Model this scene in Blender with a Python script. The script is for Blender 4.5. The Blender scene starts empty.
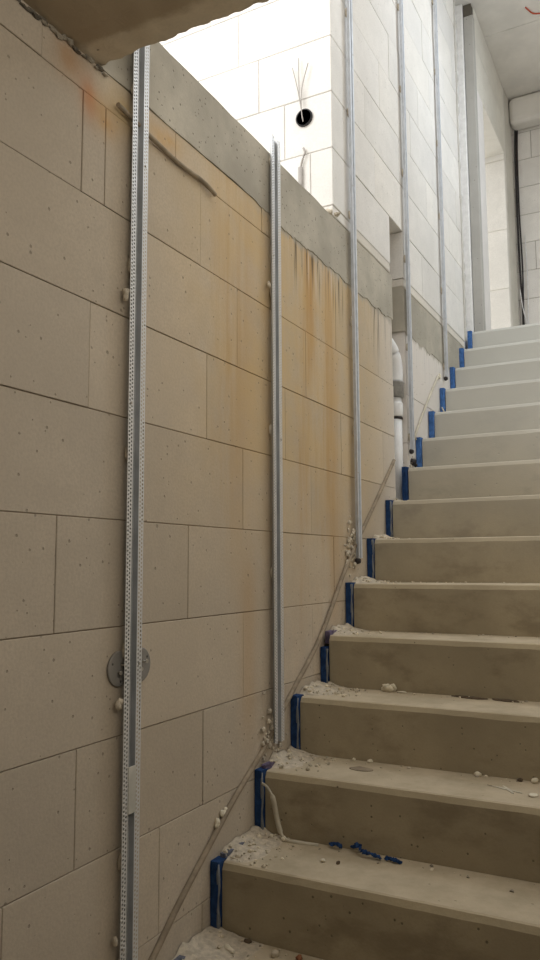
import bpy, bmesh, math, random
from mathutils import Vector, Matrix, noise
random.seed(7)
C = bpy.context.scene.collection
H, D = 0.1812, 0.2477            # riser height and tread depth; nosing of step 0 at y=0, z=0

# ------------------------------------------------------------------ helpers
def col_layer(bm):
    return bm.loops.layers.float_color.get('Tint') or bm.loops.layers.float_color.new('Tint')

def paint(bm, faces, t):
    l = col_layer(bm)
    for f in faces:
        for lp in f.loops: lp[l] = (t[0], t[1], t[2], 1)

def box(bm, x0, x1, y0, y1, z0, z1, bev=0.0, tint=(1, 1, 1), segs=1, mi=0):
    col_layer(bm)
    t = bmesh.new(); col_layer(t)
    r = bmesh.ops.create_cube(t, size=1)
    for v in t.verts:
        v.co = Vector(((x0+x1)/2+v.co.x*(x1-x0), (y0+y1)/2+v.co.y*(y1-y0), (z0+z1)/2+v.co.z*(z1-z0)))
    if bev > 0:
        bmesh.ops.bevel(t, geom=list(t.edges), offset=bev, segments=segs, affect='EDGES', profile=0.5)
    merge(bm, t, tint, mi)

def merge(bm, t, tint=(1, 1, 1), mi=0, mat=None):
    l = col_layer(bm)
    mp = {}
    for v in t.verts: mp[v] = bm.verts.new(mat @ v.co if mat else v.co)
    for f in t.faces:
        try: nf = bm.faces.new([mp[v] for v in f.verts])
        except ValueError: continue
        nf.material_index = mi; nf.smooth = f.smooth
        for lp in nf.loops: lp[l] = (tint[0], tint[1], tint[2], 1)
    t.free()

def tube(bm, pts, r, n=8, tint=(1, 1, 1), cap=True, mi=0):
    l = col_layer(bm)
    pts = [Vector(p) for p in pts]; rings = []
    for i, p in enumerate(pts):
        a = pts[max(i-1, 0)]; b = pts[min(i+1, len(pts)-1)]
        d = (b-a).normalized()
        u = d.cross(Vector((0, 0, 1)) if abs(d.z) < .9 else Vector((1, 0, 0))).normalized(); w = d.cross(u)
        rr = r[i] if isinstance(r, (list, tuple)) else r
        rings.append([bm.verts.new(p + (u*math.cos(2*math.pi*k/n) + w*math.sin(2*math.pi*k/n))*rr) for k in range(n)])
    fs = []
    for A, B in zip(rings, rings[1:]):
        for k in range(n):
            f = bm.faces.new((A[k], A[(k+1) % n], B[(k+1) % n], B[k])); f.smooth = True; fs.append(f)
    if cap:
        fs.append(bm.faces.new(rings[0][::-1])); fs.append(bm.faces.new(rings[-1]))
    for f in fs:
        f.material_index = mi
        for lp in f.loops: lp[l] = (tint[0], tint[1], tint[2], 1)

def smooth_path(pts, n=6):
    P = [Vector(p) for p in pts]; out = []
    for i in range(len(P)-1):
        p0 = P[max(i-1, 0)]; p1 = P[i]; p2 = P[i+1]; p3 = P[min(i+2, len(P)-1)]
        for k in range(n):
            t = k/n
            out.append(.5*((2*p1)+(p2-p0)*t+(2*p0-5*p1+4*p2-p3)*t*t+(3*p1-p0-3*p2+p3)*t**3))
    out.append(P[-1]); return out

def lump(bm, c, s, seed=0, sub=2, amp=.35, tint=(1, 1, 1), rot=0):
    t = bmesh.new(); col_layer(t)
    bmesh.ops.create_icosphere(t, subdivisions=sub, radius=1)
    for v in t.verts:
        k = 1+amp*noise.noise(v.co*1.3+Vector((seed*3.1, seed*1.7, seed))) + amp*.4*noise.noise(v.co*3+Vector((seed, seed*2, 0)))
        v.co = v.co*k
    M = Matrix.Translation(Vector(c)) @ Matrix.Rotation(rot, 4, 'Z') @ Matrix.Diagonal((s[0], s[1], s[2], 1))
    for f in t.faces: f.smooth = sub > 1
    merge(bm, t, tint, 0, M)

def obj(name, bm, mats, parent=None, **props):
    bmesh.ops.recalc_face_normals(bm, faces=bm.faces)
    me = bpy.data.meshes.new(name); bm.to_mesh(me); bm.free()
    for m in (mats if isinstance(mats, (list, tuple)) else [mats]): me.materials.append(m)
    o = bpy.data.objects.new(name, me); C.objects.link(o)
    if parent is not None:
        o.parent = parent; o.location = -Vector(parent.location) if parent.parent is None else o.location
    for k, v in props.items(): o[k] = v
    return o

def thing(name, label, cat, loc=(0, 0, 0), group=None):
    o = bpy.data.objects.new(name, None); C.objects.link(o); o.location = loc; o.empty_display_size = .05
    o['label'] = label; o['category'] = cat
    if group: o['group'] = group
    return o

def tag(o, label, cat, group=None, kind=None):
    o['label'] = label; o['category'] = cat
    if group: o['group'] = group
    if kind: o['kind'] = kind
    return o

def struct(name, bm, m, label=None):
    o = obj(name, bm, m); o['kind'] = 'structure'
    if label: o['label'] = label
    return o

# ------------------------------------------------------------------ node helper
class NT:
    def __init__(s, name):
        s.m = bpy.data.materials.new(name); s.m.use_nodes = True
        s.t = s.m.node_tree; s.n = s.t.nodes; s.l = s.t.links
        s.b = s.n['Principled BSDF']; s.out = s.n['Material Output']
    def new(s, typ, **kw):
        n = s.n.new(typ)
        for k, v in kw.items(): setattr(n, k, v)
        return n
    def put(s, sock, v):
        if hasattr(v, 'node'): s.l.new(v, sock)
        elif v is not None:
            if isinstance(v, (tuple, list)) and len(v) == 3 and sock.type == 'RGBA': v = (*v, 1)
            sock.default_value = v
    def math(s, op, a, b=None, c=None, clamp=False):
        n = s.new('ShaderNodeMath', operation=op, use_clamp=clamp)
        s.put(n.inputs[0], a); s.put(n.inputs[1], b); s.put(n.inputs[2], c); return n.outputs[0]
    def pos(s):
        if not hasattr(s, '_p'):
            g = s.new('ShaderNodeNewGeometry'); x = s.new('ShaderNodeSeparateXYZ'); s.l.new(g.outputs['Position'], x.inputs[0])
            s._p = g.outputs['Position']; s._x, s._y, s._z = x.outputs
        return s._p
    def scaled(s, sx, sy, sz):
        v = s.new('ShaderNodeVectorMath', operation='MULTIPLY'); s.l.new(s.pos(), v.inputs[0]); v.inputs[1].default_value = (sx, sy, sz)
        return v.outputs[0]
    def noise(s, scale, detail=3, rough=.55, vec=None, off=0):
        n = s.new('ShaderNodeTexNoise'); n.inputs['Scale'].default_value = scale; n.inputs['Detail'].default_value = detail
        n.inputs['Roughness'].default_value = rough
        v = vec or s.pos()
        if off:
            a = s.new('ShaderNodeVectorMath', operation='ADD'); s.l.new(v, a.inputs[0]); a.inputs[1].default_value = (off, off*.7, off*1.3); v = a.outputs[0]
        s.l.new(v, n.inputs['Vector']); return n.outputs['Fac']
    def voro(s, scale, vec=None):
        n = s.new('ShaderNodeTexVoronoi'); n.inputs['Scale'].default_value = scale
        s.l.new(vec or s.pos(), n.inputs['Vector']); return n.outputs['Distance'], n.outputs['Color']
    def ramp(s, f, a, b, lo=0., hi=1.):
        n = s.new('ShaderNodeMapRange', clamp=True, interpolation_type='SMOOTHSTEP')
        for i, v in enumerate((f, a, b, lo, hi)): s.put(n.inputs[i], v)
        return n.outputs[0]
    def gauss(s, v, c, w):
        d = s.math('DIVIDE', s.math('SUBTRACT', v, c), w)
        return s.math('EXPONENT', s.math('MULTIPLY', s.math('MULTIPLY', d, d), -1.))
    def mix(s, f, a, b, mode='MIX'):
        n = s.new('ShaderNodeMix', data_type='RGBA', blend_type=mode)
        s.put(n.inputs[0], f); s.put(n.inputs[6], a); s.put(n.inputs[7], b); return n.outputs[2]
    def tint(s):
        n = s.new('ShaderNodeAttribute', attribute_name='Tint'); return n.outputs['Color']
    def bump(s, h, dist, strength=1.):
        n = s.new('ShaderNodeBump'); n.inputs['Strength'].default_value = strength; n.inputs['Distance'].default_value = dist
        s.l.new(h, n.inputs['Height']); s.l.new(n.outputs[0], s.b.inputs['Normal'])
    def fin(s, c, rough=.9, spec=.2, metal=0.):
        s.put(s.b.inputs['Base Color'], c); s.put(s.b.inputs['Roughness'], rough)
        s.b.inputs['Specular IOR Level'].default_value = spec; s.b.inputs['Metallic'].default_value = metal
        return s.m

def spots(k, scale, density, size, vec=None):
    """small dark pits: 1 in a pit, 0 elsewhere; density = share of cells with a pit"""
    d, c = k.voro(scale, vec)
    sx = k.new('ShaderNodeSeparateColor'); k.l.new(c, sx.inputs[0])
    has = k.math('LESS_THAN', sx.outputs[0], density)
    rad = k.math('MULTIPLY', sx.outputs[1], size)
    return k.math('MULTIPLY', has, k.ramp(d, k.math('MULTIPLY', rad, .6), rad, 1., 0.))

def block_material(name, base, stains=False, contrast=1.):
    k = NT(name); k.pos()
    big = k.noise(2.2, 3); mid = k.noise(14, 4, .6); fine = k.noise(140, 2, .6)
    c = k.mix(k.ramp(big, .3, .75), tuple(v*(1-.10*contrast) for v in base), tuple(min(1, v*1.06) for v in base))
    c = k.mix(k.ramp(mid, .38, .72, 0., .6*contrast), c, tuple(v*.86 for v in base))
    c = k.mix(k.ramp(fine, .35, .7, 0., .55*contrast), c, tuple(v*.78 for v in base))
    c = k.mix(1., c, k.tint(), 'MULTIPLY')
    if stains:
        y, z = k._y, k._z
        strk = k.noise(1, 5, .65, k.scaled(3, 5.5, .5)); strk2 = k.noise(1, 3, .6, k.scaled(3, 34, 1.3), 5)
        blot = k.noise(5, 4, .6, None, 9)
        # warm ochre wash under the slab edge
        a = k.math('MULTIPLY', k.math('MULTIPLY', k.ramp(y, -.45, .25), k.ramp(y, 1.75, .85)), k.ramp(z, .45, 1.45))
        a = k.math('MULTIPLY', a, k.ramp(blot, .25, .7, .25, 1.))
        c = k.mix(k.math('MULTIPLY', a, .85), c, (.63, .475, .265))
        # rust runs
        b = k.math('MULTIPLY', k.gauss(y, .70, .24), k.ramp(z, .15, 1.2))
        b = k.math('MULTIPLY', b, k.ramp(strk, .40, .66))
        c = k.mix(k.math('MULTIPLY', b, .85, clamp=True), c, (.50, .29, .105))
        b = k.math('MULTIPLY', k.gauss(y, .09, .12), k.ramp(z, .5, 1.6))
        b = k.math('MULTIPLY', b, k.ramp(strk, .42, .62))
        c = k.mix(k.math('MULTIPLY', b, .6, clamp=True), c, (.50, .31, .14))
        b = k.math('MULTIPLY', k.math('MULTIPLY', k.gauss(y, .20, .05), k.ramp(z, .9, .7)), k.ramp(z, .15, .45))
        c = k.mix(k.math('MULTIPLY', b, .35), c, (.50, .30, .12))
        # orange spot close to the ceiling slab
        for (yc, zc, wy, wz, col, s) in ((-.63, 1.955, .05, .05, (.50, .24, .07), .7), (-.555, 1.90, .03, .05, (.55, .2, .06), .9),
                                      (-.49, 1.88, .05, .05, (.56, .30, .08), .85), (-.26, 1.955, .07, .035, (.58, .33, .09), .9), (-.42, 1.93, .08, .06, (.55, .40, .18), .8)):
            g = k.math('MULTIPLY', k.math('MULTIPLY', k.gauss(y, yc, wy), k.gauss(z, zc, wz)), k.ramp(blot, .3, .6, .35, 1.))
            c = k.mix(k.math('MULTIPLY', g, s), c, col)
        # dark and pale drips under the slab
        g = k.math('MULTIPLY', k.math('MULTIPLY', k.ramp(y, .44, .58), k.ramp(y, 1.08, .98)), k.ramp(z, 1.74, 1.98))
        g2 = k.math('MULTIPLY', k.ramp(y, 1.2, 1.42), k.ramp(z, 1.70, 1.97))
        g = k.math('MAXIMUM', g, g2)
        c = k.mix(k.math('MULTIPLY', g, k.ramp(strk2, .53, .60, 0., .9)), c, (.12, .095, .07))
        c = k.mix(k.math('MULTIPLY', g, k.ramp(strk2, .42, .36, 0., .6)), c, (.74, .68, .58))
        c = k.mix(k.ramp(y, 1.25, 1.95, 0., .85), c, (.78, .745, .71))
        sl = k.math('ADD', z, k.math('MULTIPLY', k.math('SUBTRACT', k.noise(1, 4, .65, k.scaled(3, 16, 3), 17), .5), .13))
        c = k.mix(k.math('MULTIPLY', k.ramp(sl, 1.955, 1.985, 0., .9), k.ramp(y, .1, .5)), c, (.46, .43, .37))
        # greyer and darker towards the near side
        c = k.mix(k.math('MULTIPLY', k.ramp(y, -.2, -.7), .25), c, (.50, .45, .385))
    p = spots(k, 80, .045, .36); p2 = spots(k, 15, .09, .085)
    pit = k.math('MAXIMUM', p, p2)
    c = k.mix(k.math('MULTIPLY', pit, .55*contrast), c, tuple(v*.4 for v in base))
    hh = k.math('SUBTRACT', k.math('ADD', k.math('MULTIPLY', fine, .35), k.math('MULTIPLY', mid, .5)), pit)
    k.bump(hh, .0016)
    return k.fin(c, .95, .1)

def concrete_material(name, base, hole=.22, stain=.5, sc=1., rough=.85):
    k = NT(name); k.pos()
    big = k.noise(2.6*sc, 4, .6); mid = k.noise(11*sc, 5, .65, None, 3); fine = k.noise(170, 2, .6)
    c = k.mix(k.ramp(big, .3, .72), tuple(v*(1-.28*stain) for v in base), tuple(v*1.05 for v in base))
    c = k.mix(k.ramp(mid, .42, .75, 0., .5*stain), c, tuple(v*.72 for v in base))
    c = k.mix(k.ramp(fine, .4, .7, 0., .18), c, tuple(v*.7 for v in base))
    c = k.mix(1., c, k.tint(), 'MULTIPLY')
    p = spots(k, 60, hole*.55, .26); p2 = spots(k, 17, hole*.6, .07)
    pit = k.math('MAXIMUM', p, p2)
    c = k.mix(k.math('MULTIPLY', pit, .7), c, tuple(v*.3 for v in base))
    k.bump(k.math('SUBTRACT', k.math('ADD', k.math('MULTIPLY', fine, .3), k.math('MULTIPLY', mid, .6)), pit), .0015)
    return k, c, rough

def plain(name, c, rough=.7, spec=.3, metal=0., var=.15, sc=20, bump=0.):
    k = NT(name); k.pos(); n = k.noise(sc, 4, .6)
    cc = k.mix(k.ramp(n, .3, .7), tuple(v*(1-var) for v in c), tuple(min(1, v*(1+var*.6)) for v in c))
    cc = k.mix(1., cc, k.tint(), 'MULTIPLY')
    if bump: k.bump(k.noise(sc*4, 3), bump)
    return k.fin(cc, rough, spec, metal)

M = {}
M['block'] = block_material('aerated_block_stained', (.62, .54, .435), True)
M['block_up'] = block_material('aerated_block_pale', (.80, .775, .735), False, .7)
M['block_white'] = block_material('aerated_block_white', (.86, .85, .83), False, .5)
k, c, r = concrete_material('slab_concrete', (.52, .485, .41), .5, 1.1); M['slab'] = k.fin(c, r, .2)
# dark slab soffit with a paler smooth strip along its edge and rusty brown blotches
k, c, r = concrete_material('soffit_concrete', (.66, .58, .45), .12, .9)
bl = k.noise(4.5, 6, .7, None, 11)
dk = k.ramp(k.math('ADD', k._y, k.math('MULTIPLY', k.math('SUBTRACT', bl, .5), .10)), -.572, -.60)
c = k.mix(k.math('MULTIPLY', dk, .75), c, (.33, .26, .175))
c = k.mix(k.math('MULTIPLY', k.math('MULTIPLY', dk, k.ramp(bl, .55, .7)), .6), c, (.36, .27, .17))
M['soffit'] = k.fin(c, .9, .15)
k, c, r = concrete_material('stair_concrete', (.40, .34, .235), .28, .6)
# dust on the upward faces, grime at the foot of each riser
g = k.new('ShaderNodeNewGeometry'); sx = k.new('ShaderNodeSeparateXYZ'); k.l.new(g.outputs['Normal'], sx.inputs[0])
dust = k.noise(7, 5, .65, None, 21)
c = k.mix(k.math('MULTIPLY', k.ramp(sx.outputs[2], .6, .95), k.ramp(dust, .25, .7, .3, .95)), c, (.585, .505, .375))
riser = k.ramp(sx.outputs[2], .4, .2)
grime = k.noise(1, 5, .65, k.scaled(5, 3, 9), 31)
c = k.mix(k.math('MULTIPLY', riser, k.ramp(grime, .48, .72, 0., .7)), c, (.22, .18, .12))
c = k.mix(k.ramp(k._z, .55, 1.9, 0., .85), c, (.60, .60, .565))  # cool upstairs light mixed into the colour, paler with height
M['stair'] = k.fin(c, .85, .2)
M['screed'] = plain('floor_concrete', (.5, .45, .36), .9, .1)
M['ceil'] = plain('ceiling_concrete', (.76, .735, .69), .9, .1, 0, .08, 4)
M['mortar'] = plain('mortar', (.62, .56, .46), .95, .05, 0, .2, 60, .002)
M['dust'] = plain('mortar_dust', (.62, .55, .44), .95, .05, 0, .2, 60, .002)
M['plaster'] = plain('white_plaster', (.80, .79, .76), .9, .1, 0, .08, 30, .001)
M['zinc'] = plain('zinc_sheet', (.62, .64, .67), .42, .5, .3, .1, 30)
M['zinc_dark'] = plain('zinc_channel', (.45, .465, .48), .42, .5, .3, .12, 12)
M['zinc_pale'] = plain('zinc_pale', (.66, .69, .74), .4, .5, .15, .1, 30)
M['disc'] = plain('grey_disc', (.27, .26, .245), .6, .3, 0, .1)
M['screw'] = plain('screw_steel', (.6, .58, .54), .4, .5, .7, .1)
M['grey_tape'] = plain('grey_sleeve', (.60, .59, .54), .6, .3)
M['foam'] = plain('blue_foam', (.024, .062, .175), .85, .1, 0, .3, 45, .002)
M['foam_lit'] = plain('blue_foam_lit', (.075, .18, .45), .85, .1, 0, .3, 45, .002)  # same foam, stronger light on the upper strips put into the colour
M['foam_edge'] = plain('foam_film', (.20, .215, .235), .6, .3, 0, .2, 40)
M['conduit'] = plain('grey_conduit', (.32, .265, .195), .75, .2, 0, .25, 25)
M['pvc'] = plain('white_grey_pipe', (.80, .81, .82), .5, .4, 0, .06)
M['pvc_dark'] = plain('dark_grey_coupling', (.36, .36, .355), .6, .3, 0, .2, 30)
M['rubber'] = plain('black_rubber', (.035, .03, .03), .7, .3, 0, .2)
M['socket'] = plain('black_plastic', (.05, .05, .055), .6, .3, 0, .2)
M['wire'] = plain('grey_wire', (.42, .40, .38), .6, .3)
M['whitewire'] = plain('white_wire', (.82, .82, .82), .5, .3)
M['redwire'] = plain('red_wire', (.55, .09, .04), .5, .3)
M['strip'] = plain('pale_strip', (.60, .56, .46), .7, .2, 0, .12, 30)
M['chip'] = plain('pale_chip', (.80, .74, .60), .9, .1, 0, .12, 60, .002)
M['darkchip'] = plain('dark_chip', (.13, .10, .07), .9, .1, 0, .3, 60)
M['redchip'] = plain('brick_chip', (.34, .15, .08), .9, .1, 0, .2, 60)
M['column'] = None
k, c, r = concrete_material('column_concrete', (.50, .485, .45), .3, .4); M['column'] = k.fin(c, r, .2)

# perforated flange: small round holes in two rows, really open
k = NT('perforated_zinc'); tc = k.new('ShaderNodeTexCoord'); sp = k.new('ShaderNodeSeparateXYZ'); k.l.new(tc.outputs['Object'], sp.inputs[0])
def hole(yoff, zoff, pitch=.0095, rad=.0029):
    dy = k.math('SUBTRACT', k.math('ABSOLUTE', sp.outputs[1]), yoff)
    dz = k.math('MULTIPLY', k.math('SUBTRACT', k.math('FRACT', k.math('ADD', k.math('DIVIDE', sp.outputs[2], pitch), zoff)), .5), pitch)
    return k.math('LESS_THAN', k.math('ADD', k.math('MULTIPLY', dy, dy), k.math('MULTIPLY', dz, dz)), rad*rad)
hh = k.math('MAXIMUM', hole(.0185, 0.), hole(.0265, .5))
k.fin((.76, .77, .78), .4, .5, .2)
tr = k.new('ShaderNodeBsdfTransparent'); mx = k.new('ShaderNodeMixShader')
k.l.new(hh, mx.inputs[0]); k.l.new(k.b.outputs[0], mx.inputs[1]); k.l.new(tr.outputs[0], mx.inputs[2]); k.l.new(mx.outputs[0], k.out.inputs[0])
M['perf'] = k.m

# ------------------------------------------------------------------ block walls
NY0, NY1 = 1.632, 1.838        # the pipe slot in the left wall
def courses_x(bm, courses, joints, y_from, y_to, thick, cut=None, gap=.0011, tints=(.9, 1.04), xj=.0012):
    """blocks of a wall lying in the plane x=0; cut=(y0,y1,z0,z1) leaves a slot"""
    for i, (z0, z1) in enumerate(courses):
        y_end = y_to if z1-z0 > .15 else .36       # the cut course under the slab; further on tall blocks reach the slab
        js = [j for j in joints[i] if y_from+.03 < j < y_end-.03]
        ys = [y_from]+js+[y_end]
        if abs(z1-1.908) < .01: ys = sorted(ys+[.36])
        for a, b in zip(ys, ys[1:]):
            z1 = 1.998 if abs(z0-1.658) < .01 and a > .355 else (cz1 := courses[i][1])
            t = random.uniform(*tints); w = random.uniform(-.012, .012)
            tint = (t+w*.5, t, t-w); off = random.uniform(-xj, xj)
            spans = [(a+gap, b-gap)]
            if cut and z0 >= cut[2]-.01 and z1 <= cut[3]+.01:
                out = []
                for s, e in spans:
                    if e <= cut[0] or s >= cut[1]: out.append((s, e))
                    else:
                        if s < cut[0]-.02: out.append((s, cut[0]))
                        if e > cut[1]+.02: out.append((cut[1], e))
                spans = out
            for s, e in spans:
                box(bm, -thick, off, s, e, z0+gap, z1-gap, .0012, tint)

bm = bmesh.new()
cs = [(-1.092+.25*i, -.842+.25*i) for i in range(12)] + [(1.908, 2.0)]
off = {4: -.245, 5: -.049, 6: .17, 7: -.127, 8: .171, 9: -.036, 10: .135, 11: -.075, 12: -.2}
js = []
for i in range(13):
    o = off.get(i, random.choice((-.05, .12, .2, -.2)))
    js.append([o+.5*n for n in range(-7, 8)])
js[11] = [-2.075, -1.575, -1.075, -.575, -.495, -.075, .425, .925, 1.425, 1.925, 2.425, 2.925]
js[12] = [-2.2, -1.7, -1.2, -.71, -.2, .3, .8, 1.3, 1.8, 2.3, 2.8]
courses_x(bm, cs, js, -3.5, 3.14, .235, (NY0, NY1, .908, 2.0))
T = (.52, .48, .42)
for (a, b, z0, z1) in ((-3.5, NY0-.01, -1.1, 1.99), (NY1+.01, 3.13, -1.1, 1.99), (NY0-.012, NY1+.012, -1.1, .9)):
    box(bm, -.2, -.0045, a, b, z0, z1, 0, T)
box(bm, -.26, -.21, NY0-.05, NY1+.05, .88, 1.99, 0, (.95, 1.0, 1.06))
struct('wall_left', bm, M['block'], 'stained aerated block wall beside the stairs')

bm = bmesh.new()
cs = [(2.27+.25*i, 2.52+.25*i) for i in range(10)]; cs[-1] = (4.52, 4.79)
js = []
for i in range(10):
    o = (.18, -.07, .31, .02)[i % 4]
    js.append([o+.5*n for n in range(0, 8)])
courses_x(bm, cs, js, 1.122, 3.14, .2, (NY0, NY1, 2.2, 2.53), .0016, (.93, 1.03))
box(bm, -.18, -.0035, 1.13, NY0-.01, 2.228, 4.785, 0, (.8, .78, .75)); box(bm, -.18, -.0035, NY1+.01, 3.13, 2.228, 4.785, 0, (.8, .78, .75))
box(bm, -.18, -.0035, NY0-.01, NY1+.01, 2.53, 4.785, 0, (.8, .78, .75))
box(bm, -.195, -.003, 1.122, NY0, 2.226, 2.268, .004, (.9, .88, .84)); box(bm, -.195, -.003, NY1, 3.14, 2.226, 2.268, .004, (.9, .88, .84))
box(bm, -.25, -.202, NY0-.05, NY1+.05, 2.226, 2.56, 0, (1, .98, .98))
struct('wall_left_upper', bm, M['block_up'], 'pale block wall above the slab edge')

# bright wall across the landing (faces the viewer), its end flush with the left wall
bm = bmesh.new()
for i in range(10):
    z0, z1 = 2.27+.25*i, (2.52+.25*i if i < 9 else 4.79)
    o = (-.10, -.22, -.345, -.447)[i % 4]
    xs = [-2.6]+[o-.5*n for n in range(5, -1, -1) if o-.5*n > -2.5]+[0]
    for a, b in zip(xs, xs[1:]):
        if b-a < .03: continue
        t = random.uniform(.95, 1.03)
        box(bm, a+.0016, b-(.0016 if b < 0 else 0), .916+random.uniform(-.001, .001), 1.118, z0+.0016, z1-.0016, .0022, (t, t, t*.995))
box(bm, -2.6, -.004, .921, 1.112, 2.227, 4.785, 0, (.72, .70, .68)); box(bm, -2.6, -.002, .918, 1.118, 2.226, 2.268, .003, (.95, .94, .92))
struct('wall_back', bm, M['block_white'], 'sunlit white block wall across the landing')

# slab: its edge shows as the grey band along the left wall
def slab_box(bm, x0, x1, y0, y1, z0, z1, step=.016, amp=.004):
    t = bmesh.new(); col_layer(t); n = max(2, int((y1-y0)/step)); v = []
    for i in range(n+1):
        y = y0+(y1-y0)*i/n; a = amp*noise.noise(Vector((y*9, 1.7, z1))); b = amp*noise.noise(Vector((y*11, 7.7, z0))); b = b-min(1, max(0, (y-.2)/.25))*(.006+.042*abs(noise.noise(Vector((y*6, 2.2, 9))))+.022*abs(noise.noise(Vector((y*27, 5.2, 9))))); q = .0015*noise.noise(Vector((y*4, 3, 3)))
        v.append([t.verts.new(p) for p in ((x0, y, z0), (x1+q+.0008, y, z0+b), (x1+q, y, z1-.012+a), (x1-.01+q, y, z1+a), (x0, y, z1))])
    for A, B in zip(v, v[1:]):
        for j in range(5): t.faces.new((A[j], A[(j+1) % 5], B[(j+1) % 5], B[j]))
    t.faces.new(v[0]); t.faces.new(v[-1][::-1])
    merge(bm, t)
bm = bmesh.new()
slab_box(bm, -2.6, .0015, -.53, NY0+.012, 2.0, 2.225)
slab_box(bm, -2.6, .0015, NY1-.012, 3.28, 2.0, 2.225)
box(bm, -2.6, -.17, NY0+.012, NY1-.012, 2.0, 2.225, .004)
struct('floor_landing', bm, M['slab'], 'grey concrete slab edge running along the wall')

# overhead slab with ragged underside edge
bm = bmesh.new(); t = bmesh.new(); col_layer(t)
nx = 220; rows = []
for i in range(nx+1):
    x = -.26+(1.9+.26)*i/nx
    r1 = .007*noise.noise(Vector((x*11, 4.2, 0)))+.009*noise.noise(Vector((x*41, 1.2, 0)))
    ys = [-3.5, -2.2, -1.4, -.95, -.75, -.64, -.585, -.545]; z = []
    row = []
    for j, y in enumerate(ys):
        dz = .006*noise.noise(Vector((x*4, y*4, 2)))+.003*noise.noise(Vector((x*14, y*14, 2)))
        if y < -.6: dz -= .002
        row.append(t.verts.new((x, y, 2.0+dz)))
    row.append(t.verts.new((x, -.520+r1, 2.001+.003*noise.noise(Vector((x*17, 9, 2))))))
    row.append(t.verts.new((x, -.524+r1*.8, 2.02))); row.append(t.verts.new((x, -.531, 2.225))); row.append(t.verts.new((x, -3.5, 2.225)))
    rows.append(row)
for A, B in zip(rows, rows[1:]):
    n = len(A)
    for j in range(n): t.faces.new((A[j], A[(j+1) % n], B[(j+1) % n], B[j]))
t.faces.new(rows[0]); t.faces.new(rows[-1][::-1]); merge(bm, t)
struct('ceiling', bm, M['soffit'], 'dark rough concrete slab overhead')
# rough mortar line where the wall meets the slab
bm = bmesh.new()
for i in range(70):
    y = -1.5+i*.0145+random.uniform(-.006, .006)
    lump(bm, (.004, y, 1.990+random.uniform(-.006, .004)), (random.uniform(.003, .007), random.uniform(.008, .018), random.uniform(.003, .007)), i, 1, .6, (random.uniform(.2, .65),)*3)
struct('trim_1', bm, M['mortar'], 'crumbly mortar line under the slab')

# strip of the wall end, concrete column, doorway and far wall
bm = bmesh.new(); box(bm, -.235, -.018, 3.142, 3.275, 2.0, 4.79, .003, (.98, .98, 1.0)); box(bm, -.235, .026, 3.277, 3.36, 2.1, 4.79, .004, (1.02, 1.02, 1.04)); struct('wall_left_strip', bm, M['plaster'])
bm = bmesh.new(); box(bm, .028, .095, 3.30, 3.36, 2.1, 4.70, .005, (.92, .92, .92)); box(bm, .028, .085, 3.302, 3.36, 4.70, 4.79, .002, (.25, .23, .2)); struct('wall_column', bm, M['column'], 'narrow grey concrete column at the stair head')
bm = bmesh.new()
box(bm, -.14, .093, 3.362, 3.56, 2.2, 4.17, .004, (1, 1, 1.02))
for z0, z1, q in ((2.2, 3.02, 1.0), (3.021, 3.52, 1.02), (3.521, 4.12, .98), (4.126, 4.79, .95)):
    box(bm, -.14, .093, 4.352+random.uniform(-.002, .002), 4.56, z0, z1, .006, (q, q, q*.98))
box(bm, -.13, .085, 4.36, 4.56, 2.2, 4.785, 0, (.8, .78, .74))
for a, b in ((3.362, 3.62), (3.62, 4.10), (4.10, 4.351)):
    t_ = random.uniform(.9, .98); box(bm, -.14, .094, a, b, 4.172, 4.50, .003, (t_, t_, t_*.96)); box(bm, -.14, .094, a, b, 4.502, 4.79, .003, (t_, t_, t_*.96))
struct('wall_doorway', bm, M['block_up'], 'pale block wall with a doorway at the stair head')
bm = bmesh.new()
t = bmesh.new(); col_layer(t); rows = []
for i in range(61):
    z = 2.2+2.59*i/60; e = .03*noise.noise(Vector((z*5, 2, 1)))+.015*noise.noise(Vector((z*19, 3, 1)))
    rows.append([t.verts.new(p) for p in ((-.12, 4.41, z), (.0915, 4.41+e, z), (.0965, 4.43+e, z), (.099, 4.55, z), (.100, 4.70, z), (-.12, 4.70, z))])
for A, B in zip(rows, rows[1:]):
    for j in range(6): t.faces.new((A[j], A[(j+1) % 6], B[(j+1) % 6], B[j]))
t.faces.new(rows[0]); t.faces.new(rows[-1][::-1]); merge(bm, t, (1.3, 1.29, 1.25))
struct('wall_pier', bm, M['column'])
bm = bmesh.new()
for i in range(10):
    z0 = 2.29+.25*i; z1 = min(z0+.25, 4.79); o = (.25, .5, .1, .38)[i % 4]
    xs = [-.6]+[o+.5*n for n in range(-1, 4) if -.55 < o+.5*n < 1.85]+[1.9]
    for a, b in zip(xs, xs[1:]):
        t_ = random.uniform(1.04, 1.12)
        box(bm, a+.0025, b-.0025, 4.75, 4.95, z0+.0025, z1-.0025, .003, (t_, t_, t_))
box(bm, -.6, 1.9, 4.756, 4.94, 2.1, 4.785, 0, (.6, .58, .55))
struct('wall_far', bm, M['block_up'], 'grey block wall at the far end of the upper floor')
bm = bmesh.new(); box(bm, .1, 1.9, 4.58, 4.748, 4.545, 4.79, .05, (1, 1, 1), 4); struct('trim_2', bm, M['ceil'], 'rounded concrete beam under the ceiling')
bm = bmesh.new()
for (y0, y1) in ((2.2, 2.972), (2.976, 3.715), (3.719, 4.95)):
    box(bm, -.25, 1.9, y0, y1, 4.792, 5.0, .004)
struct('ceiling_upper', bm, M['ceil'], 'concrete ceiling panels of the upper floor')
bm = bmesh.new(); box(bm, .03, 1.9, 13*D+.2477, 4.75, 2.12, 13*H, .003); struct('floor_upper', bm, M['stair'])
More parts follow.
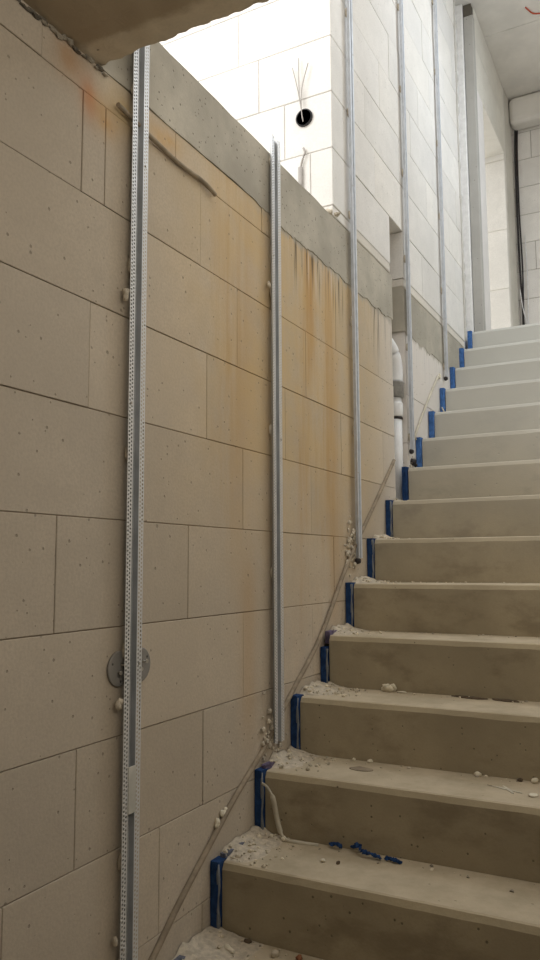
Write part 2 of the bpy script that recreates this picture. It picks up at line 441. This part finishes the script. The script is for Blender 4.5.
bm = bmesh.new(); box(bm, -.0, 1.9, -3.5, -4*D-.002, -1.1, -5*H, 0); struct('floor', bm, M['screed'])
bm = bmesh.new(); box(bm, 1.9, 2.1, -3.5, 4.95, -1.1, 5.0, 0, (.9, .88, .84)); struct('wall_right', bm, M['block_up'])
bm = bmesh.new(); box(bm, -.2, 2.1, -3.7, -3.5, -1.1, 2.3, 0, (.6, .56, .5)); struct('light_block_rear', bm, M['block_up'])  # unseen, added to keep light from behind off the lower steps

# ------------------------------------------------------------------ staircase
st = thing('concrete_staircase', 'straight bare concrete staircase rising along the block wall, dusty treads', 'staircase', (.03, 0, -5*H))
for i in range(-4, 14):
    bm = bmesh.new(); t = bmesh.new(); col_layer(t)
    y0, y1, z1, z0 = i*D, (i+1)*D, i*H, (i-2)*H
    if z0 < -5*H: z0 = -5*H
    n = 40; ch = .015; rows = []
    for j in range(n+1):
        x = .032+(1.898-.032)*j/n
        w = .0025*noise.noise(Vector((x*7, i*3.3, 1)))+.0015*noise.noise(Vector((x*25, i*3.3, 4)))
        rows.append([t.verts.new(p) for p in ((x, y0, z0), (x, y0+.0006*noise.noise(Vector((x*5, i, 0))), z1-.018+w), (x, y0+.008+w*.5, z1-.003), (x, y0+.013+w, z1), (x, y1-.001, z1), (x, y1-.001, z0))])
    for A, B in zip(rows, rows[1:]):
        for j in range(6): t.faces.new((A[j], A[(j+1) % 6], B[(j+1) % 6], B[j]))
    t.faces.new(rows[0]); t.faces.new(rows[-1][::-1]); merge(bm, t)
    # paler tint on the chamfered arris
    l = col_layer(bm)
    for f in bm.faces:
        zc = f.calc_center_median().z
        for lp in f.loops:
            if z1-.017 < zc < z1-.0001: lp[l] = (1.18, 1.18, 1.16, 1)
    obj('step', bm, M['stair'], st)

# ------------------------------------------------------------------ blue foam strips in the joint
ordn = ['first', 'second', 'third', 'fourth', 'fifth', 'sixth', 'seventh', 'eighth', 'ninth', 'tenth', 'eleventh', 'twelfth', 'thirteenth', 'fourteenth']
for i in range(0, 14):
    bm = bmesh.new(); t = bmesh.new(); col_layer(t)
    y0 = i*D; zt = i*H+.004; zb = (i-1)*H+.001
    if i == 3: zt -= .045
    lean = random.uniform(-.003, .003); n = 10; rows = []
    for j in range(n+1):
        f = j/n; z = zb+(zt-zb)*f
        q = .0025*noise.noise(Vector((z*22, i, 0)))
        x0, x1 = .003, .026+q+lean*f
        rows.append([t.verts.new(p) for p in ((x0, y0-.014+q, z), (x1, y0-.016+q, z), (x1+.003, y0-.004, z), (x1+.003, y0+.03, z), (x0, y0+.03, z))])
    for A, B in zip(rows, rows[1:]):
        for j in range(5):
            t.faces.new((A[j], A[(j+1) % 5], B[(j+1) % 5], B[j]))
    t.faces.new(rows[0]); t.faces.new(rows[-1][::-1]); merge(bm, t)
    where = {0: 'lowest one, beside the bottom riser in the photo', 13: 'topmost one, beside the last riser below the upper floor'}.get(i, 'beside the %s riser counted from the lowest' % ordn[i])
    root = obj('foam_strip', bm, M['foam' if i < 8 else 'foam_lit'])
    tag(root, ('short upright blue foam strip, ' if i == 3 else 'upright blue foam joint strip, ')+where, 'foam strip', 'blue foam strips upright beside the risers')
    if i < 7:
        bm = bmesh.new()
        tube(bm, [(.0275, y0-.0125+.002*math.sin(j*2+i), zb+.004+(zt-zb-.01)*j/6) for j in range(7)], [.0042+.0018*math.sin(j*1.7+i) for j in range(7)], 5)
        obj('edge_film', bm, M['foam_edge'], root, label='pale film along the blue foam')
# strips lying along the tread edges
for i, a, b, txt in ((-1, .03, .2, 'dusty blue-grey foam strip along the wall edge of the lowest tread'), (0, .02, .16, 'dusty blue-grey foam strip along the wall edge of the second lowest tread'),
                (1, .012, .17, 'dusty purple-blue foam strip along the tread edge below the second profile'), (3, .01, .15, 'purple foam strip folded back along the tread above the white lump')):
    bm = bmesh.new(); t = bmesh.new(); col_layer(t); rows = []
    for j in range(9):
        y = i*D+a+(b-a)*j/8; q = .003*noise.noise(Vector((y*20, i, 3)))
        rows.append([t.verts.new(p) for p in ((.012+q, y, i*H-.03), (.012+q, y, i*H+.014+q), (.029+q, y, i*H+.013+q), (.031+q*.2, y, i*H-.03))])
    for A, B in zip(rows, rows[1:]):
        for j in range(4): t.faces.new((A[j], A[(j+1) % 4], B[(j+1) % 4], B[j]))
    t.faces.new(rows[0]); t.faces.new(rows[-1][::-1]); merge(bm, t)
    m = plain('dusty_foam_%d' % (i+1), (.16, .17, .21) if i < 1 else (.17, .14, .22), .9, .1, 0, .5, 30, .002)
    tag(obj('tread_foam_strip', bm, m), txt, 'foam strip')

# ------------------------------------------------------------------ metal profiles
def profile(y, z0, z1, label, clip=None, cap=False, w=1., ch='zinc_dark', fl='perf'):
    root = thing('metal_profile', label, 'profile', (0, y, z0), 'galvanised profiles standing along the wall')
    bm = bmesh.new(); h = z1-z0
    box(bm, .0105, .012, -.0125*w, .0125*w, 0, h); box(bm, .012, .0255, -.0135*w, -.0122*w, 0, h); box(bm, .012, .0255, .0122*w, .0135*w, 0, h)
    o = obj('channel', bm, M[ch]); o.parent = root
    for s in (-1, 1):
        bm = bmesh.new()
        box(bm, .0255, .0265, min(s*.0125, s*.032)*w, max(s*.0125, s*.032)*w, 0, h)
        if s < 0: box(bm, .0265, .0275, -.0328*w, -.0318*w, 0, h)
        o = obj('perforated_flange', bm, M[fl]); o.parent = root
    if clip:
        bm = bmesh.new(); box(bm, .0256, .0285, -.0135, .0145, clip-z0, clip-z0+.105, .0008)
        o = obj('joint_sleeve', bm, M['grey_tape']); o.parent = root; o['label'] = 'pale grey sleeve'
    if cap:
        bm = bmesh.new(); lump(bm, (.015, 0, -.012), (.011, .016, .013), 3, 2, .3); o = obj('end_plug', bm, M['rubber']); o.parent = root; o['label'] = 'black plug at the lower end'
    q = 0; zz = .06
    while zz < h-.05:
        bm = bmesh.new(); lump(bm, (.0052, random.uniform(-.006, .006)*w, zz), (.0062, .014*w, .022), q+int(y*50)+60, 2, .3); zz += .47; q += 1
        o = obj('mortar_bed', bm, M['mortar']); o.parent = root; o['label'] = 'mortar dab behind the metal'
    # fixing screws
    zs = [.35+.62*q for q in range(int(h/.62)+1) if .35+.62*q < h-.1]
    for q, zz in enumerate(zs):
        bm = bmesh.new(); tube(bm, [(.0265, (.022 if q % 2 else -.022)*w, zz), (.0295, (.022 if q % 2 else -.022)*w, zz)], .0032*w, 8)
        o = obj('screw', bm, M['screw']); o.parent = root
    return root
profile(-.392, -.40, 2.218, 'galvanised perforated profile nearest the viewer, reaching from bottom up behind the ceiling slab', .235)
profile(.356, .243, 2.262, 'galvanised perforated profile ending just above the slab edge, below the white wall')
profile(1.088, .825, 4.60, 'galvanised profile standing at the corner beside the white wall', None, True, .66, 'zinc_pale', 'zinc_pale')
profile(1.852, 1.375, 4.60, 'galvanised profile just right of the pipe slot', None, True, .58, 'zinc_pale', 'zinc_pale')
profile(2.565, 1.905, 4.60, 'galvanised profile farthest up the stairs', None, True, .55, 'zinc_pale', 'zinc_pale')
# corner bead with mortar at the end of the pale wall
bm = bmesh.new()
pts = [(.003+.004*noise.noise(Vector((z*.9, 5, 5))), 3.138+.008*noise.noise(Vector((z*3, 1, 5))), z) for z in [2.275+2.5*i/90 for i in range(91)]]
tube(bm, pts, [.007+.022*abs(noise.noise(Vector((i*.35, 3, 8)))) for i in range(91)], 7, (1.15, 1.15, 1.15))
tag(obj('corner_bead', bm, M['column']), 'ragged mortar covered corner bead at the far end of the pale wall', 'corner bead')

# ------------------------------------------------------------------ discs behind first profile
for yy, txt in ((-.416, 'round grey fixing disc left of the nearest profile'), (-.338, 'round grey fixing disc right of the nearest profile')):
    r_ = thing('fixing_disc', txt, 'disc', (.0, yy, .562), 'grey fixing discs')
    bm = bmesh.new(); tube(bm, [(.002, 0, 0), (.0055, 0, 0), (.007, 0, 0)], [.041, .041, .0385], 32)
    for q in range(3):
        a = q*2.1+.6; tube(bm, [(.0068, .03*math.cos(a), .03*math.sin(a)), (.0074, .03*math.cos(a), .03*math.sin(a))], .003, 8, (.3, .3, .3))
    o = obj('disc_plate', bm, M['disc']); o.parent = r_
    for q in range(2):
        bm = bmesh.new(); tube(bm, [(.007, .004*(-1)**q, .008-.016*q), (.017, .010*(-1)**q, .008-.016*q)], .0022, 6); tube(bm, [(.0168, .010*(-1)**q, .008-.016*q), (.019, .010*(-1)**q, .008-.016*q)], .005, 8)
        o = obj('screw', bm, M['screw']); o.parent = r_
# dabs of plaster
for i, (y, z, s, txt) in enumerate(((-.437, 1.455, 1.0, 'mortar dab beside the nearest profile, high up'), (-.437, .485, 1.0, 'mortar dab beside the nearest profile below the grey discs'),
                    (-.436, -.03, .8, 'mortar dab at the foot of the nearest profile'), (.312, 1.722, .8, 'mortar dab left of the second profile, below the slab edge'))):
    bm = bmesh.new()
    for q in range(4): lump(bm, (.017+random.uniform(-.003, .003), y+.006+random.uniform(-.004, .004), z+random.uniform(-.014, .014)), (.007*s, .0065*s, .009*s), i*5+q, 2, .4)
    tag(obj('mortar_dab', bm, M['mortar']), txt, 'mortar dab')

# ------------------------------------------------------------------ conduits
def conduit(pts, r, label, cat='conduit', name='conduit', m='conduit', n=6):
    bm = bmesh.new(); tube(bm, smooth_path(pts, 5), r, 10)
    return tag(obj(name, bm, M[m]), label, cat)
conduit([(.006, -.62, -.385), (.007, -.278, -.132), (.007, -.162, -.043), (.009, .014, .078), (.009, .10, .135), (.006, .287, .238), (.007, .484, .378), (.009, .724, .545), (.009, .973, .79), (.006, 1.178, .952), (.007, 1.357, 1.093), (.006, 1.60, 1.29)], .008,
        'thin grey-brown conduit running up the wall parallel to the stair slope')
conduit([(.006, 1.955, 1.44), (.007, 1.967, 1.482), (.007, 2.205, 1.697), (.008, 2.40, 1.862), (.009, 2.43, 1.878)], .0062, 'short pale conduit beyond the pipe slot, upper end bent', m='strip')
conduit([(.016, -.47, 1.925), (.010, -.35, 1.918), (.009, -.204, 1.906), (.010, -.078, 1.909), (.012, -.012, 1.896)], .0062, 'loose grey cable stub lying across the wall under the slab', 'cable', 'cable_stub', 'conduit')
for i, (y, z, txt) in enumerate(((.012, .09, 'white plaster dab on the sloping conduit, lower of the pair'), (.05, .118, 'white plaster dab on the sloping conduit, upper of the pair'), (.985, .80, 'mortar dab where the sloping conduit passes the third profile'), (2.455, 1.885, 'white plaster dab at the upper end of the far conduit'))):
    bm = bmesh.new()
    for q in range(4): lump(bm, (.0065, y+random.uniform(-.012, .012), z+random.uniform(-.012, .012)), (.006, .010, .010), i*7+q+40, 2, .4)
    tag(obj('plaster_dab', bm, M['chip' if i != 2 else 'mortar']), txt, 'plaster dab')

# mortar clots around the feet of the profiles
def clots(cy, cz, n, txt, sp=(.04, .05), seed=0):
    bm = bmesh.new(); random.seed(seed)
    for q in range(n):
        s = random.uniform(.003, .010)
        lump(bm, (s*.5+random.uniform(0, .006), cy+random.gauss(0, sp[0]), cz+random.gauss(0, sp[1])), (s*.8, s, s), seed+q, 1, .5, (random.uniform(.8, 1.1),)*3)
    tag(obj('mortar_clots', bm, M['mortar']), txt, 'mortar', None, 'stuff')
clots(.345, .265, 70, 'crumbly mortar clots around the foot of the second profile', (.035, .04), 11)
clots(1.04, .86, 70, 'crumbly mortar clots around the foot of the third profile', (.03, .05), 12)
clots(1.90, 1.28, 24, 'pale mortar clots below the foot of the profile by the pipe slot', (.03, .04), 13)
random.seed(21)
bm = bmesh.new(); lump(bm, (.010, 1.895, 1.315), (.012, .022, .018), 3, 2, .6); lump(bm, (.012, 1.915, 1.302), (.010, .010, .010), 5, 2, .6)
tag(obj('black_cable_end', bm, M['rubber']), 'black cable end sticking out of the wall beside the eighth riser', 'cable end')

# ------------------------------------------------------------------ drain pipe in the slot
dp = thing('drain_pipe', 'white-grey drain pipe with elbow and dark coupling in the wall slot', 'pipe', (-.075, 1.765, .92))
PX, PY = -.045, 1.785
def part(nm, m, fn, lab=None):
    bm = bmesh.new(); fn(bm); o = obj(nm, bm, M[m], dp)
    if lab: o['label'] = lab
part('straight_pipe', 'pvc', lambda b: tube(b, [(PX, PY, .915), (PX, PY, 1.63)], .034, 20))
part('sealing_ring', 'rubber', lambda b: tube(b, [(PX, PY, 1.520), (PX, PY, 1.523), (PX, PY, 1.531), (PX, PY, 1.534)], [.034, .0385, .0385, .034], 20))
part('socket_collar', 'pvc', lambda b: tube(b, [(PX, PY, 1.534), (PX, PY, 1.54), (PX, PY, 1.60), (PX, PY, 1.61)], [.037, .040, .040, .035], 20))
part('coupling', 'pvc_dark', lambda b: tube(b, [(PX, PY, 1.632), (PX, PY, 1.636), (PX, PY, 1.70), (PX, PY, 1.704), (PX, PY, 1.712), (PX, PY, 1.716)], [.036, .046, .046, .050, .050, .040], 20), 'dark grey coupling')
part('elbow', 'pvc', lambda b: tube(b, smooth_path([(PX, PY, 1.712), (PX, PY, 1.80), (PX-.01, PY-.025, 1.87), (PX-.03, PY-.075, 1.92)], 6), .042, 20))

# ------------------------------------------------------------------ junction box and wires on the white wall
jb = thing('junction_box', 'round black junction box in the white wall with three loose wires', 'junction box', (-.125, .914, 2.682))
bm = bmesh.new()
tube(bm, [(-.125, .9172, 2.682), (-.125, .908, 2.682), (-.125, .908, 2.682), (-.125, .9125, 2.682)], [.038, .038, .033, .031], 28, (1, 1, 1), False)
tube(bm, [(-.125, .9145, 2.682), (-.125, .9125, 2.682)], .0335, 28, (.7, .7, .7))
obj('box_rim', bm, M['socket'], jb)
for e, a in (((-.172, .900, 2.916), (-.145, .897, 2.80)), ((-.143, .902, 2.953), (-.140, .897, 2.80)), ((-.098, .900, 2.915), (-.128, .896, 2.80))):
    bm = bmesh.new(); tube(bm, smooth_path([(-.128, .911, 2.66), (-.130, .899, 2.70), a, e], 6), .0021, 6); obj('wire', bm, M['wire'], jb)
bm = bmesh.new(); tube(bm, smooth_path([(-.128, .908, 2.545), (-.120, .905, 2.52), (-.132, .905, 2.49), (-.142, .906, 2.455)], 5), .0045, 8); tube(bm, [(-.142, .905, 2.46), (-.142, .905, 2.227)], .0095, 10)
tag(obj('conduit_stub', bm, M['wire']), 'short grey conduit stub below the round junction box', 'conduit')
bm = bmesh.new()
for q in range(12): lump(bm, (-.01-.0*q+random.uniform(-.03, .012), .925+random.uniform(-.018, .05), 2.236+random.uniform(-.008, .01)), (.014, .016, .009), q+80, 1, .5)
tag(obj('mortar_lump', bm, M['mortar']), 'mortar lump squeezed out under the corner of the white wall', 'mortar')

# ------------------------------------------------------------------ cables at the far wall
for i, (x, r_, txt) in enumerate(((.118, .0085, 'thick black cable hanging beside the far pier, left of the pair'), (.134, .0065, 'black cable hanging beside the far pier, right of the pair'))):
    conduit([(x+.012, 4.72, 4.56), (x+.004, 4.715, 4.3), (x, 4.72, 3.8), (x+.003+.006*i, 4.715, 3.3), (x+.012-.012*i, 4.72, 2.9), (x+.002, 4.71, 2.37)], r_, txt, 'cable', 'black_cable', 'rubber')
conduit([(.138, 4.735, 4.54), (.133, 4.73, 4.35), (.129, 4.735, 4.15)], .006, 'short reddish cable under the beam at the far wall', 'cable', 'red_brown_cable', 'redchip')
for i, pts in enumerate(([(.116, 4.70, 3.12), (.135, 4.69, 2.95), (.170, 4.69, 2.75), (.150, 4.69, 2.55), (.13, 4.69, 2.37)], [(.172, 4.725, 3.6), (.180, 4.72, 3.2), (.172, 4.71, 2.8), (.168, 4.71, 2.37)])):
    conduit(pts, .004, ('white wire looping across the black cables', 'white wire hanging straight right of the black cables')[i], 'wire', 'white_wire', 'whitewire')
conduit([(.425, 3.53, 4.787), (.44, 3.57, 4.787), (.463, 3.619, 4.787), (.508, 3.643, 4.787), (.58, 3.66, 4.787)], .005, 'red cable curving on the upper ceiling', 'cable', 'red_cable', 'redwire')

# ------------------------------------------------------------------ rubble and chips on the treads
def rubble(i, yc, length, width, n, label, seed, back=False):
    """dust heap in the corner of a tread with crumbs"""
    random.seed(seed); bm = bmesh.new(); t = bmesh.new(); col_layer(t)
    zt = i*H; nx, ny = 14, 16; g = []
    x0, x1 = .004, .034+width; y0, y1 = yc-length/2, min(yc+length/2, (i+1)*D-.003)
    for a in range(nx+1):
        row = []
        for b in range(ny+1):
            u, v = a/nx, b/ny
            x = x0+(x1-x0)*u; y = y0+(y1-y0)*v
            fall = max(0, 1-u)**1.6*(min(1, v*3)**.7)*(1 if back else min(1, (1-v)*3)**.7)
            hgt = .024*fall*(1+.8*noise.noise(Vector((x*30, y*30, seed))))-.0015
            row.append(t.verts.new((x, y, zt+hgt)))
        g.append(row)
    for a in range(nx):
        for b in range(ny):
            f = t.faces.new((g[a][b], g[a+1][b], g[a+1][b+1], g[a][b+1])); f.smooth = True
    merge(bm, t, (.95, .95, .95))
    for q in range(n):
        x = x0+.012+(x1-x0+.05)*random.random()**1.7; y = random.uniform(y0, y1-.01); s = random.choice((.002, .0025, .003, .003, .004, .005, .007))
        u = min(1, (x-x0)/(x1-x0)); zz = zt+.018*max(0, 1-u)**1.6
        c_ = random.choice((.8, .95, 1.1, 1.25)); lump(bm, (x, y, zz+s*.4), (s*random.uniform(.8, 1.5), s, s*.8), q+seed, 1, .5, (c_, c_, c_*.97), random.random()*3)
    tag(obj('mortar_rubble', bm, M['dust']), label, 'rubble', None, 'stuff')
rubble(-1, -.11, .24, .16, 60, 'mortar crumbs and dust heap on the lowest tread by the wall', 1, True)
rubble(0, .13, .23, .10, 75, 'mortar crumbs and dust heap on the second lowest tread by the wall', 2, True)
rubble(1, .39, .20, .09, 75, 'mortar rubble heap on the tread at the foot of the second profile', 3, True)
rubble(2, .64, .20, .10, 75, 'mortar rubble heap on the tread beside the short foam strip', 4, True)
rubble(3, .88, .20, .09, 50, 'mortar rubble heap on the tread with the purple foam strip', 5, True)
rubble(4, 1.13, .20, .09, 50, 'mortar rubble heap on the tread at the foot of the third profile', 6, True)
rubble(5, 1.37, .20, .07, 36, 'small mortar rubble heap on the tread above the third profile foot', 7, True)
rubble(6, 1.63, .18, .04, 16, 'few mortar crumbs on the tread below the pipe slot', 8, True)
# thin spread of crumbs along the foot of the risers
random.seed(5)
for i in range(-1, 6):
    bm = bmesh.new()
    for q in range(55 if i < 5 else 20):
        x = .05+1.5*random.random()**1.3; y = (i+1)*D-.008-abs(random.gauss(0, .03)); s = random.choice((.0015, .002, .0025, .0035, .005))
        c_ = random.choice((.5, .8, 1.0, 1.2)); lump(bm, (x, y, i*H+s*.4), (s*1.3, s, s*.7), q, 1, .5, (c_, c_, c_), q)
    tag(obj('scattered_grit', bm, M['dust']), 'fine grit scattered along the riser foot of the %s tread counted from below' % ordn[i+1], 'grit', None, 'stuff')
CH = [('plaster_lump', 2, .264, .815-.09, (.022, .017, .013), 'chip', 'cream coloured crumbled lump on the fourth lowest tread near the riser', 'lump'),
      ('mortar_chip', 0, .274, .127, (.007, .006, .005), 'chip', 'small white pebble in the middle of the second lowest tread', 'pebble'),
      ('dark_pebble', 0, .315, .132, (.006, .006, .005), 'darkchip', 'small dark pebble beside the white pebble on the second lowest tread', 'pebble'),
      ('mortar_chip', 0, .104, .222, (.013, .009, .008), 'chip', 'white mortar chip at the lower end of the pale curled strip', 'chip'),
      ('mortar_chip', 0, .068, .222, (.010, .008, .007), 'chip', 'white mortar chip left of the pale curled strip', 'chip'),
      ('mortar_chip', 0, .055, .045, (.008, .007, .007), 'dust', 'mortar chip near the lowest foam strip on the tread edge', 'chip'),
      ('mortar_chip', 1, .279, .485, (.012, .007, .006), 'chip', 'pale flat chip at the riser foot above the worn oval mark', 'chip'),
      ('mortar_chip', 1, .225, .483, (.008, .006, .005), 'chip', 'small pale chip left of the flat chip at the riser foot', 'chip'),
      ('mortar_chip', 1, .615, .480, (.013, .008, .007), 'chip', 'pale oblong chip at the riser foot right of centre', 'chip'),
      ('dark_pebble', 1, .735, .478, (.008, .006, .005), 'darkchip', 'dark pebble at the riser foot near the right edge', 'pebble'),
      ('mortar_chip', 1, .775, .480, (.012, .008, .008), 'chip', 'pale chip at the riser foot at the right edge', 'chip'),
      ('mortar_chip', 1, .790, .350, (.014, .012, .004), 'chip', 'flat square pale chip near the tread edge at the right', 'chip'),
      ('mortar_chip', 1, .060, .300, (.007, .007, .006), 'chip', 'pale pebble at the edge of the rubble heap by the second profile', 'chip'),
      ('mortar_chip', -1, .095, -.075, (.024, .009, .008), 'chip', 'long pale mortar piece on the lowest tread', 'mortar piece'),
      ('dark_pebble', -1, .120, -.015, (.010, .008, .006), 'darkchip', 'dark pebble on the lowest tread at the riser foot', 'pebble'),
      ('mortar_chip', -1, .215, -.045, (.011, .009, .009), 'dust', 'grey mortar chip on the lowest tread', 'chip'),
      ('brick_chip', -1, .275, -.030, (.010, .008, .006), 'redchip', 'reddish brick chip on the lowest tread', 'chip'),
      ('mortar_chip', -1, .345, -.045, (.009, .007, .006), 'dust', 'small grey chip right of the reddish brick chip', 'chip')]
for q, (nm, i, x, y, s, m, lab, cat) in enumerate(CH):
    bm = bmesh.new(); lump(bm, (x, y, i*H+s[2]*.75), s, q+100, 2, .45, (1, 1, 1), q*.7)
    if nm == 'plaster_lump':
        for e in range(9): lump(bm, (x+random.uniform(-.024, .022), y+random.uniform(-.014, .008), i*H+random.uniform(.006, .022)), (.009, .008, .008), e+150, 2, .6)
        lump(bm, (x+.045, y-.004, i*H+.003), (.016, .006, .003), 160, 2, .4)
    tag(obj(nm, bm, M[m]), lab, cat)
# flat dark scraps
def scrap(name, i, pts, m, label, cat, h=.003):
    bm = bmesh.new(); t = bmesh.new(); col_layer(t)
    lo = [t.verts.new((x, y, i*H+.0006)) for x, y in pts]; hi = [t.verts.new((x+.0005, y, i*H+h+random.uniform(0, .002))) for x, y in pts]
    n = len(pts); t.faces.new(lo[::-1]); t.faces.new(hi)
    for a in range(n): t.faces.new((lo[a], lo[(a+1) % n], hi[(a+1) % n], hi[a]))
    merge(bm, t); return tag(obj(name, bm, M[m]), label, cat)
scrap('dark_scrap', 2, [(.478, .725), (.50, .735), (.56, .726), (.60, .713), (.57, .700), (.52, .706)], 'darkchip', 'thin dark flat scrap lying on the fourth lowest tread, left piece', 'scrap')
scrap('dark_scrap', 2, [(.61, .728), (.65, .735), (.69, .722), (.70, .705), (.655, .698), (.62, .708)], 'darkchip', 'thin dark flat scrap lying on the fourth lowest tread, right piece', 'scrap')
scrap('worn_patch', 1, [(.245+.038*(1+math.cos(a*math.pi/8))*1., .396+.022*math.sin(a*math.pi/8)) for a in range(16)], 'conduit', 'flat oval brown dried patch on the tread above the second lowest riser', 'dried patch', .0012)
for a, b, txt in (((.66, .40), (.76, .36), 'long white smear of plaster on the tread at the right'), ((.70, .41), (.74, .345), 'short white smear of plaster crossing the long one')):
    dx, dy = b[0]-a[0], b[1]-a[1]; L = math.hypot(dx, dy); nx_, ny_ = -dy/L*.006, dx/L*.006
    scrap('plaster_smear', 1, [(a[0]+nx_*.3, a[1]+ny_*.3), ((a[0]+b[0])/2+nx_, (a[1]+b[1])/2+ny_), (b[0]+nx_*.3, b[1]+ny_*.3), (b[0]-nx_*.3, b[1]-ny_*.3), ((a[0]+b[0])/2-nx_*.6, (a[1]+b[1])/2-ny_*.6), (a[0]-nx_*.3, a[1]-ny_*.3)][::-1], 'strip', txt, 'smear', .001)
# blue foam scraps on the second lowest tread
for q, (pts, lab) in enumerate((([(.255, .232, .010), (.268, .226, .016), (.283, .230, .011)], 'small torn blue foam scrap on the tread, left one'),
        ([(.318, .236, .012), (.335, .222, .026), (.355, .210, .016), (.385, .206, .012), (.408, .203, .010)], 'long crumpled blue foam scrap on the tread, middle one'),
        ([(.425, .212, .007), (.445, .208, .009), (.462, .206, .006)], 'thin torn blue foam scrap on the tread, right one'))):
    bm = bmesh.new()
    P = smooth_path(pts, 3)
    for e, p in enumerate(P): lump(bm, p, (random.uniform(.005, .010), random.uniform(.004, .007), random.uniform(.004, .008)), e+q*9, 1, .9, (.9+.2*(e % 2),)*3, e)
    tag(obj('foam_scrap', bm, M['foam']), lab, 'foam scrap')
# pale strip peeling off the joint
bm = bmesh.new(); t = bmesh.new(); col_layer(t)
P = smooth_path([(.029, .231, .150), (.050, .226, .143), (.070, .222, .118), (.078, .224, .085), (.084, .226, .05), (.098, .222, .018), (.118, .214, .006), (.160, .216, .004), (.215, .226, .003)], 4)
W = [.0035 if i < 8 else .008 if i < 20 else .005 for i in range(len(P))]; rows = []
for i, p in enumerate(P):
    d_ = (P[min(i+1, len(P)-1)]-P[max(i-1, 0)]).normalized(); s_ = d_.cross(Vector((0, -1, .25))).normalized()
    rows.append((t.verts.new(p+s_*W[i]), t.verts.new(p-s_*W[i])))
for A, B in zip(rows, rows[1:]):
    f = t.faces.new((A[0], A[1], B[1], B[0])); f.smooth = True
merge(bm, t); o = obj('curled_strip', bm, M['strip']); tag(o, 'pale curled strip hanging from the foam joint onto the tread', 'strip')
sm = o.modifiers.new('thick', 'SOLIDIFY'); sm.thickness = .001
# small white offcut leaning at an upper riser
bm = bmesh.new(); box(bm, -.002, .002, -.018, .018, 0, .07, .001)
o = obj('white_offcut', bm, M['chip']); o.location = (.05, 10*D-.035, 9*H+.001); o.rotation_euler = (-.2, -.45, .3); tag(o, 'small white offcut leaning in the corner of an upper step', 'offcut')

# ------------------------------------------------------------------ camera
cam = bpy.data.cameras.new('camera'); co = bpy.data.objects.new('camera', cam); C.objects.link(co)
cam.sensor_fit = 'VERTICAL'; cam.sensor_height = 24; cam.sensor_width = 13.5; cam.lens = 764.78*24/960; cam.clip_start = .02
R = Matrix.Rotation(.4859, 3, 'Z') @ Matrix.Rotation(math.pi/2+.1103, 3, 'X') @ Matrix.Rotation(-.0053, 3, 'Z')
co.matrix_world = Matrix.Translation((1.1654, -1.8578, .8005)) @ R.to_4x4()
bpy.context.scene.camera = co

# ------------------------------------------------------------------ light
w = bpy.data.worlds.new('world'); bpy.context.scene.world = w; w.use_nodes = True
bg = w.node_tree.nodes['Background']; bg.inputs[0].default_value = (1, .97, .93, 1); bg.inputs[1].default_value = 1.5
def area(name, loc, target, sx, sy, e, c):
    L = bpy.data.lights.new(name, 'AREA'); L.shape = 'RECTANGLE'; L.size = sx; L.size_y = sy; L.energy = e; L.color = c
    o = bpy.data.objects.new(name, L); C.objects.link(o); o.location = loc
    o.rotation_euler = (Vector(target)-Vector(loc)).to_track_quat('-Z', 'Y').to_euler(); return o
area('window_light_landing', (-1.6, -1.6, 4.2), (-.4, .9, 2.8), 1.6, 1.4, 60, (1, .98, .95))
area('window_light_upper', (1.8, 2.6, 3.9), (0., 2.0, 2.2), 1.0, 1.6, 42, (.80, .90, 1))
area('fill_light_lower', (1.86, -1.1, 1.68), (0, -.7, 1.72), 2.0, .5, 16.5, (1, .92, .80))  # added fill for the lower wall, no window on that side
sc = bpy.context.scene
sc.view_settings.view_transform = 'Standard'; sc.view_settings.look = 'None'; sc.view_settings.exposure = 0
